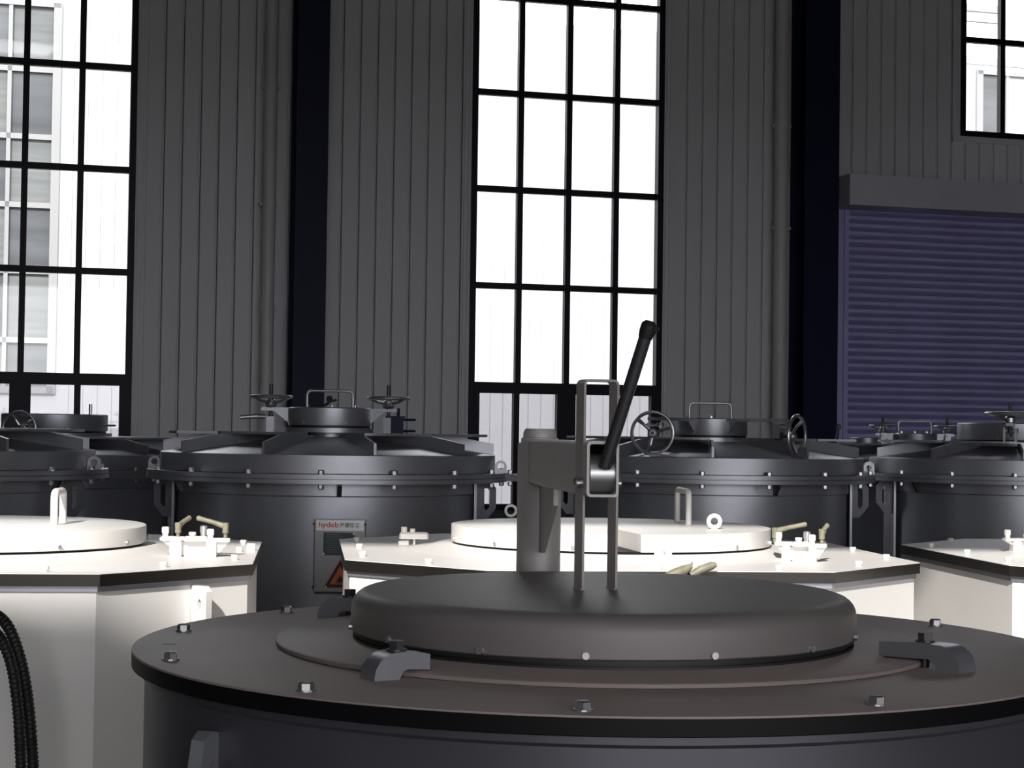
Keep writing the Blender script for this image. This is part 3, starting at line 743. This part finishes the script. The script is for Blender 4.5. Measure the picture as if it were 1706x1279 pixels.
for k in range(14):
    a = R(-96+26*k); d = Vector((math.cos(a), math.sin(a), 0))
    MB().cyl(d*.476+Vector((0,0,1.2345)), d*.484+Vector((0,0,1.2345)), .0062, n=10).build('bolt', M['steel_light'], lidf)
hb = hex_bolt(.0125, .0145, 'deckhex')
deck_b = [(477,1020),(306,1051),(284,1099),(510,1151),(971,1183),(1460,1174),(1558,1042)]
for px, py in deck_b:
    v = floc(px, py, 1.2005); put('bolt', hb, ff, T(v.x, v.y, 1.2005) @ RZ(random.random()))
for d in (70, 110): put('bolt', hb, ff, T(.83*math.cos(R(d)), .83*math.sin(R(d)), 1.2005))
v = floc(282, 1073, 1.2005); MB().box(v.x-.012, v.x+.012, v.y-.004, v.y+.004, 1.2003, 1.2012).build('scratch_mark', M['steel_dark'], ff, False)
# gooseneck clamps: heel on the deck, tip on the lid seat
def goose(px0, py0, px1, py1, label=None):
    h0 = floc(px0, py0, 1.2005); t0 = floc(px1, py1, 1.2115); t0.z = h0.z; d = t0-h0; L = d.length
    g = T(h0.x, h0.y, 1.2005) @ RZ(math.atan2(d.y, d.x)); hw = .024
    out = [(0,0)]+[(.045-.045*math.cos(R(t)), .006+.038*math.sin(R(t))) for t in (0,20,40,60,80)]+[(L*.55,.044),(L,.038),(L,.013),(L*.55,.016),(.066,.018),(.052,.012),(.046,0)]
    mb = MB(); mb.prism(out, -hw, hw, RX(PI/2)); c = mb.build('clamp', M['paint'], ff); c.matrix_local = g
    mb = MB(); mb.cyl((L*.52,0,0), (L*.52,0,.050), .0075, n=10); mb.cyl((L*.52,0,.044), (L*.52,0,.047), .017, n=14); mb.cyl((L*.52,0,.047), (L*.52,0,.060), .0135, n=6)
    mb.build('clamp_bolt', M['steel_dark'], c, False); return c
goose(612, 1132, 704, 1114); goose(1612, 1120, 1478, 1092); goose(537, 1026, 625, 1022)
# swing post
py_ = 4.15; pp = at_y(898.5, 800, py_); px_ = pp.x-FC[0]; pyl = py_-FC[1]
zt = at_y(898, 737, py_).z; pr = 36.5/F*py_
MB().lathe([(0,1.2),(pr*1.5,1.2),(pr*1.5,1.212),(pr,1.212),(pr,zt-.003),(pr-.003,zt),(0,zt)], 40, T(px_,pyl,0)).build('post', M['paint_arm'], ff)
z2 = at_y(898, 714, py_).z
MB().lathe([(0,zt),(pr*.84,zt),(pr*.86,zt+.003),(pr*.84,zt+.010),(pr*.76,zt+.012),(pr*.76,zt+.022),(pr*.66,z2),(0,z2)], 36, T(px_,pyl,0)).build('post_cap', M['paint_arm'], ff)
# arm: rectangular tube from the post to above the lid centre
ye = 3.30
e0 = at_y(978, 735, ye); e1 = at_y(1031, 828.5, ye)
aw, ah = (e1.x-e0.x), (e0.z-e1.z); ax, azm = (e0.x+e1.x)/2-FC[0], (e0.z+e1.z)/2
A0 = Vector((ax, ye-FC[1], azm)); A1 = Vector((px_, pyl-.015, azm+.0))
dirv = (A1-A0); La = dirv.length; ga = T(*A0) @ RZ(math.atan2(dirv.y, dirv.x)-PI/2)
def rrect(w, h, r, n=4):
    return arc(w/2-r,-h/2+r,r,-90,0,n)+arc(w/2-r,h/2-r,r,0,90,n)+arc(-w/2+r,h/2-r,r,90,180,n)+arc(-w/2+r,-h/2+r,r,180,270,n)
mb = MB(); mb.plate_hole(rrect(aw,ah,.008), rrect(aw-.010,ah-.010,.005), 0, La, Matrix(((1,0,0,0),(0,0,1,0),(0,1,0,0),(0,0,0,1))))
arm = mb.build('swing_arm', M['paint_arm'], ff); arm.matrix_local = ga
# gusset under the arm
mb = MB(); hl = -ah/2
mb.prism([(La-pr*.8,hl),(La-.26,hl),(La-.26,hl-.040),(La-.075,hl-.155),(La-pr*.8,hl-.155)], -.005, .005, Matrix(((0,0,1,0),(1,0,0,0),(0,1,0,0),(0,0,0,1))))
mb.build('arm_gusset', M['paint_arm'], arm, False)
# roller with eccentric inside the tube end, crank lever
mb = MB(); rr = ah*.36; zc = -ah*.085
mb.cyl((-aw*.36,.045,zc), (aw*.42,.045,zc), rr, n=40); mb.cyl((-aw*.5-.012,.045,zc-.018), (aw*.5+.012,.045,zc-.018), .009, n=12)
mb.build('lift_roller', M['steel'], arm)
L0 = at_y(1007, 778, ye+.005); L1 = at_y(1077, 556, ye-.05); L2 = at_y(1078, 543, ye-.055); L3 = at_y(1095, 551, ye-.05)
def lf(p): return Vector((p.x-FC[0], p.y-FC[1], p.z))
mb = MB(); mb.cyl(lf(L0), lf(L1), .0118, n=18)
lev = mb.build('crank_lever', M['steel_dark'], ff)
mb = MB(); q = (lf(L1)-lf(L0)).normalized(); mb.lathe([(0,-.008),(.0128,-.008),(.0150,.004),(.0145,.018),(.009,.024),(0,.025)], 16, T(*lf(L1)) @ q.to_track_quat('Z','Y').to_matrix().to_4x4())
c_ = lf(L1)+q*.008; mb.tube([c_, c_+Vector((.010,0,-.002)), c_+Vector((.021,0,.004))], [.0125,.0105,.0015], 10); mb.build('lever_cap', M['rubber'], lev)
# stirrup: flat bar bent to an upside-down U, welded on the lid, the arm runs through it
def stirrup():
    yb = FC[1]-.075
    tl, tr_ = at_y(977.5, 631, yb), at_y(1031.5, 632, yb)
    t = .0045; q = .011; dpt = .040; wid = (tr_.x-tl.x)+2*t; zt_ = tl.z; zb_ = 1.3045
    g = T(tl.x-t-FC[0], yb-FC[1], 0) @ RZ(R(19.5))        # bars turned so that their broad left faces show
    xl, xr = 0.0, wid/math.cos(R(14))
    def loop(o):
        r = max(q-o, .001); pts = [(xl+o,zb_)]
        pts += [(xl+q-r*math.cos(R(a)), zt_-q+r*math.sin(R(a))) for a in (0,22,45,67,90)]
        pts += [(xr-q+r*math.sin(R(a)), zt_-q+r*math.cos(R(a))) for a in (0,22,45,67,90)]
        return pts+[(xr-o,zb_)]
    po, pi_ = loop(0), loop(t); n = len(po)
    vs = [(x,y,z) for y in (0, dpt) for lp in (po,pi_) for x,z in lp]
    fs = []
    for i in range(n-1):
        j = i+1
        fs += [(i,j,n+j,n+i), (2*n+i,3*n+i,3*n+j,2*n+j), (i,2*n+i,2*n+j,j), (n+i,n+j,3*n+j,3*n+i)]
    fs += [(0,n,3*n,2*n), (n-1,3*n-1,4*n-1,2*n-1)]
    mb = MB(); mb.add(vs, fs, g)
    for x in (xl+t/2, xr-t/2): mb.cyl((x, 0, zb_+.0005), (x, dpt, zb_+.0005), .0055, n=8, M=g)
    mb.build('stirrup', M['paint_stirrup'], lidf)
    zc_ = at_y(1000, 803, yb).z
    for x, s_ in ((xl,-1),(xr,1)):
        MB().cyl((x, .018, zc_), (x+s_*.010, .018, zc_), .0065, n=12, M=g).build('pin_head', M['steel_dark'], lidf)
stirrup()
# lifting eye on the front furnace body
a = R(-139); d = Vector((math.cos(a), math.sin(a), 0))
mb = MB(); o_ = [(-.005,-.16),(.045,-.16),(.060,-.06),(.048,-.012),(.030,.0),(-.005,-.006)]; i_ = [(.016,-.085),(.030,-.085),(.036,-.065),(.030,-.048),(.018,-.046),(.012,-.062)]
mb.plate_hole(o_, i_, -.012, .012, RX(PI/2)); b = mb.build('lifting_eye', M['paint'], ff); b.matrix_local = T(d.x*.856, d.y*.856, 1.122) @ RZ(a+R(28))

# ------------------------------------------------------------------ black corrugated hoses at the left
def hose(pts, r, label):
    # Catmull-Rom through pts, ring-ribbed
    P_ = [Vector(p) for p in pts]; P_ = [P_[0]*2-P_[1]]+P_+[P_[-1]*2-P_[-2]]; out = []
    for i in range(1, len(P_)-2):
        a, b, c, d = P_[i-1:i+3]; L = (c-b).length; n = max(4, int(L/.0028))
        for k in range(n):
            t = k/n; out.append(.5*((2*b)+(c-a)*t+(2*a-5*b+4*c-d)*t*t+(3*b-a-3*c+d)*t*t*t))
    rs = [r*(1.0 if (k//2) % 2 else .86) for k in range(len(out))]
    o = MB().tube(out, rs, 12).build('corrugated_hose', M['rubber'], None, True); tag(o, label, 'hose', 'black hoses beside the left white furnace'); return o
def hp(px, py, y): p = at_y(px, py, y); return (p.x, p.y, p.z)
g0 = hp(-45, 1022, 4.72)
hose([hp(-95,1010,4.775), hp(-40,1012,4.66), hp(6,1034,4.58), hp(30,1085,4.55), hp(44,1150,4.55), hp(52,1230,4.55), hp(56,1330,4.55), (hp(48,1500,4.55)[0],4.55,.45), (hp(40,1500,4.55)[0],4.50,.018), (hp(-60,1500,4.5)[0],4.3,.018)], .0155, 'black corrugated hose, outer strand of the pair at left edge')
hose([hp(-95,1040,4.775), hp(-40,1034,4.62), hp(-2,1060,4.53), hp(18,1105,4.50), hp(28,1165,4.50), hp(33,1230,4.50), hp(36,1330,4.50), (hp(30,1500,4.5)[0],4.50,.45), (hp(20,1500,4.5)[0],4.42,.018), (hp(-60,1500,4.4)[0],4.22,.018)], .0145, 'black corrugated hose, inner strand of the pair at left edge')
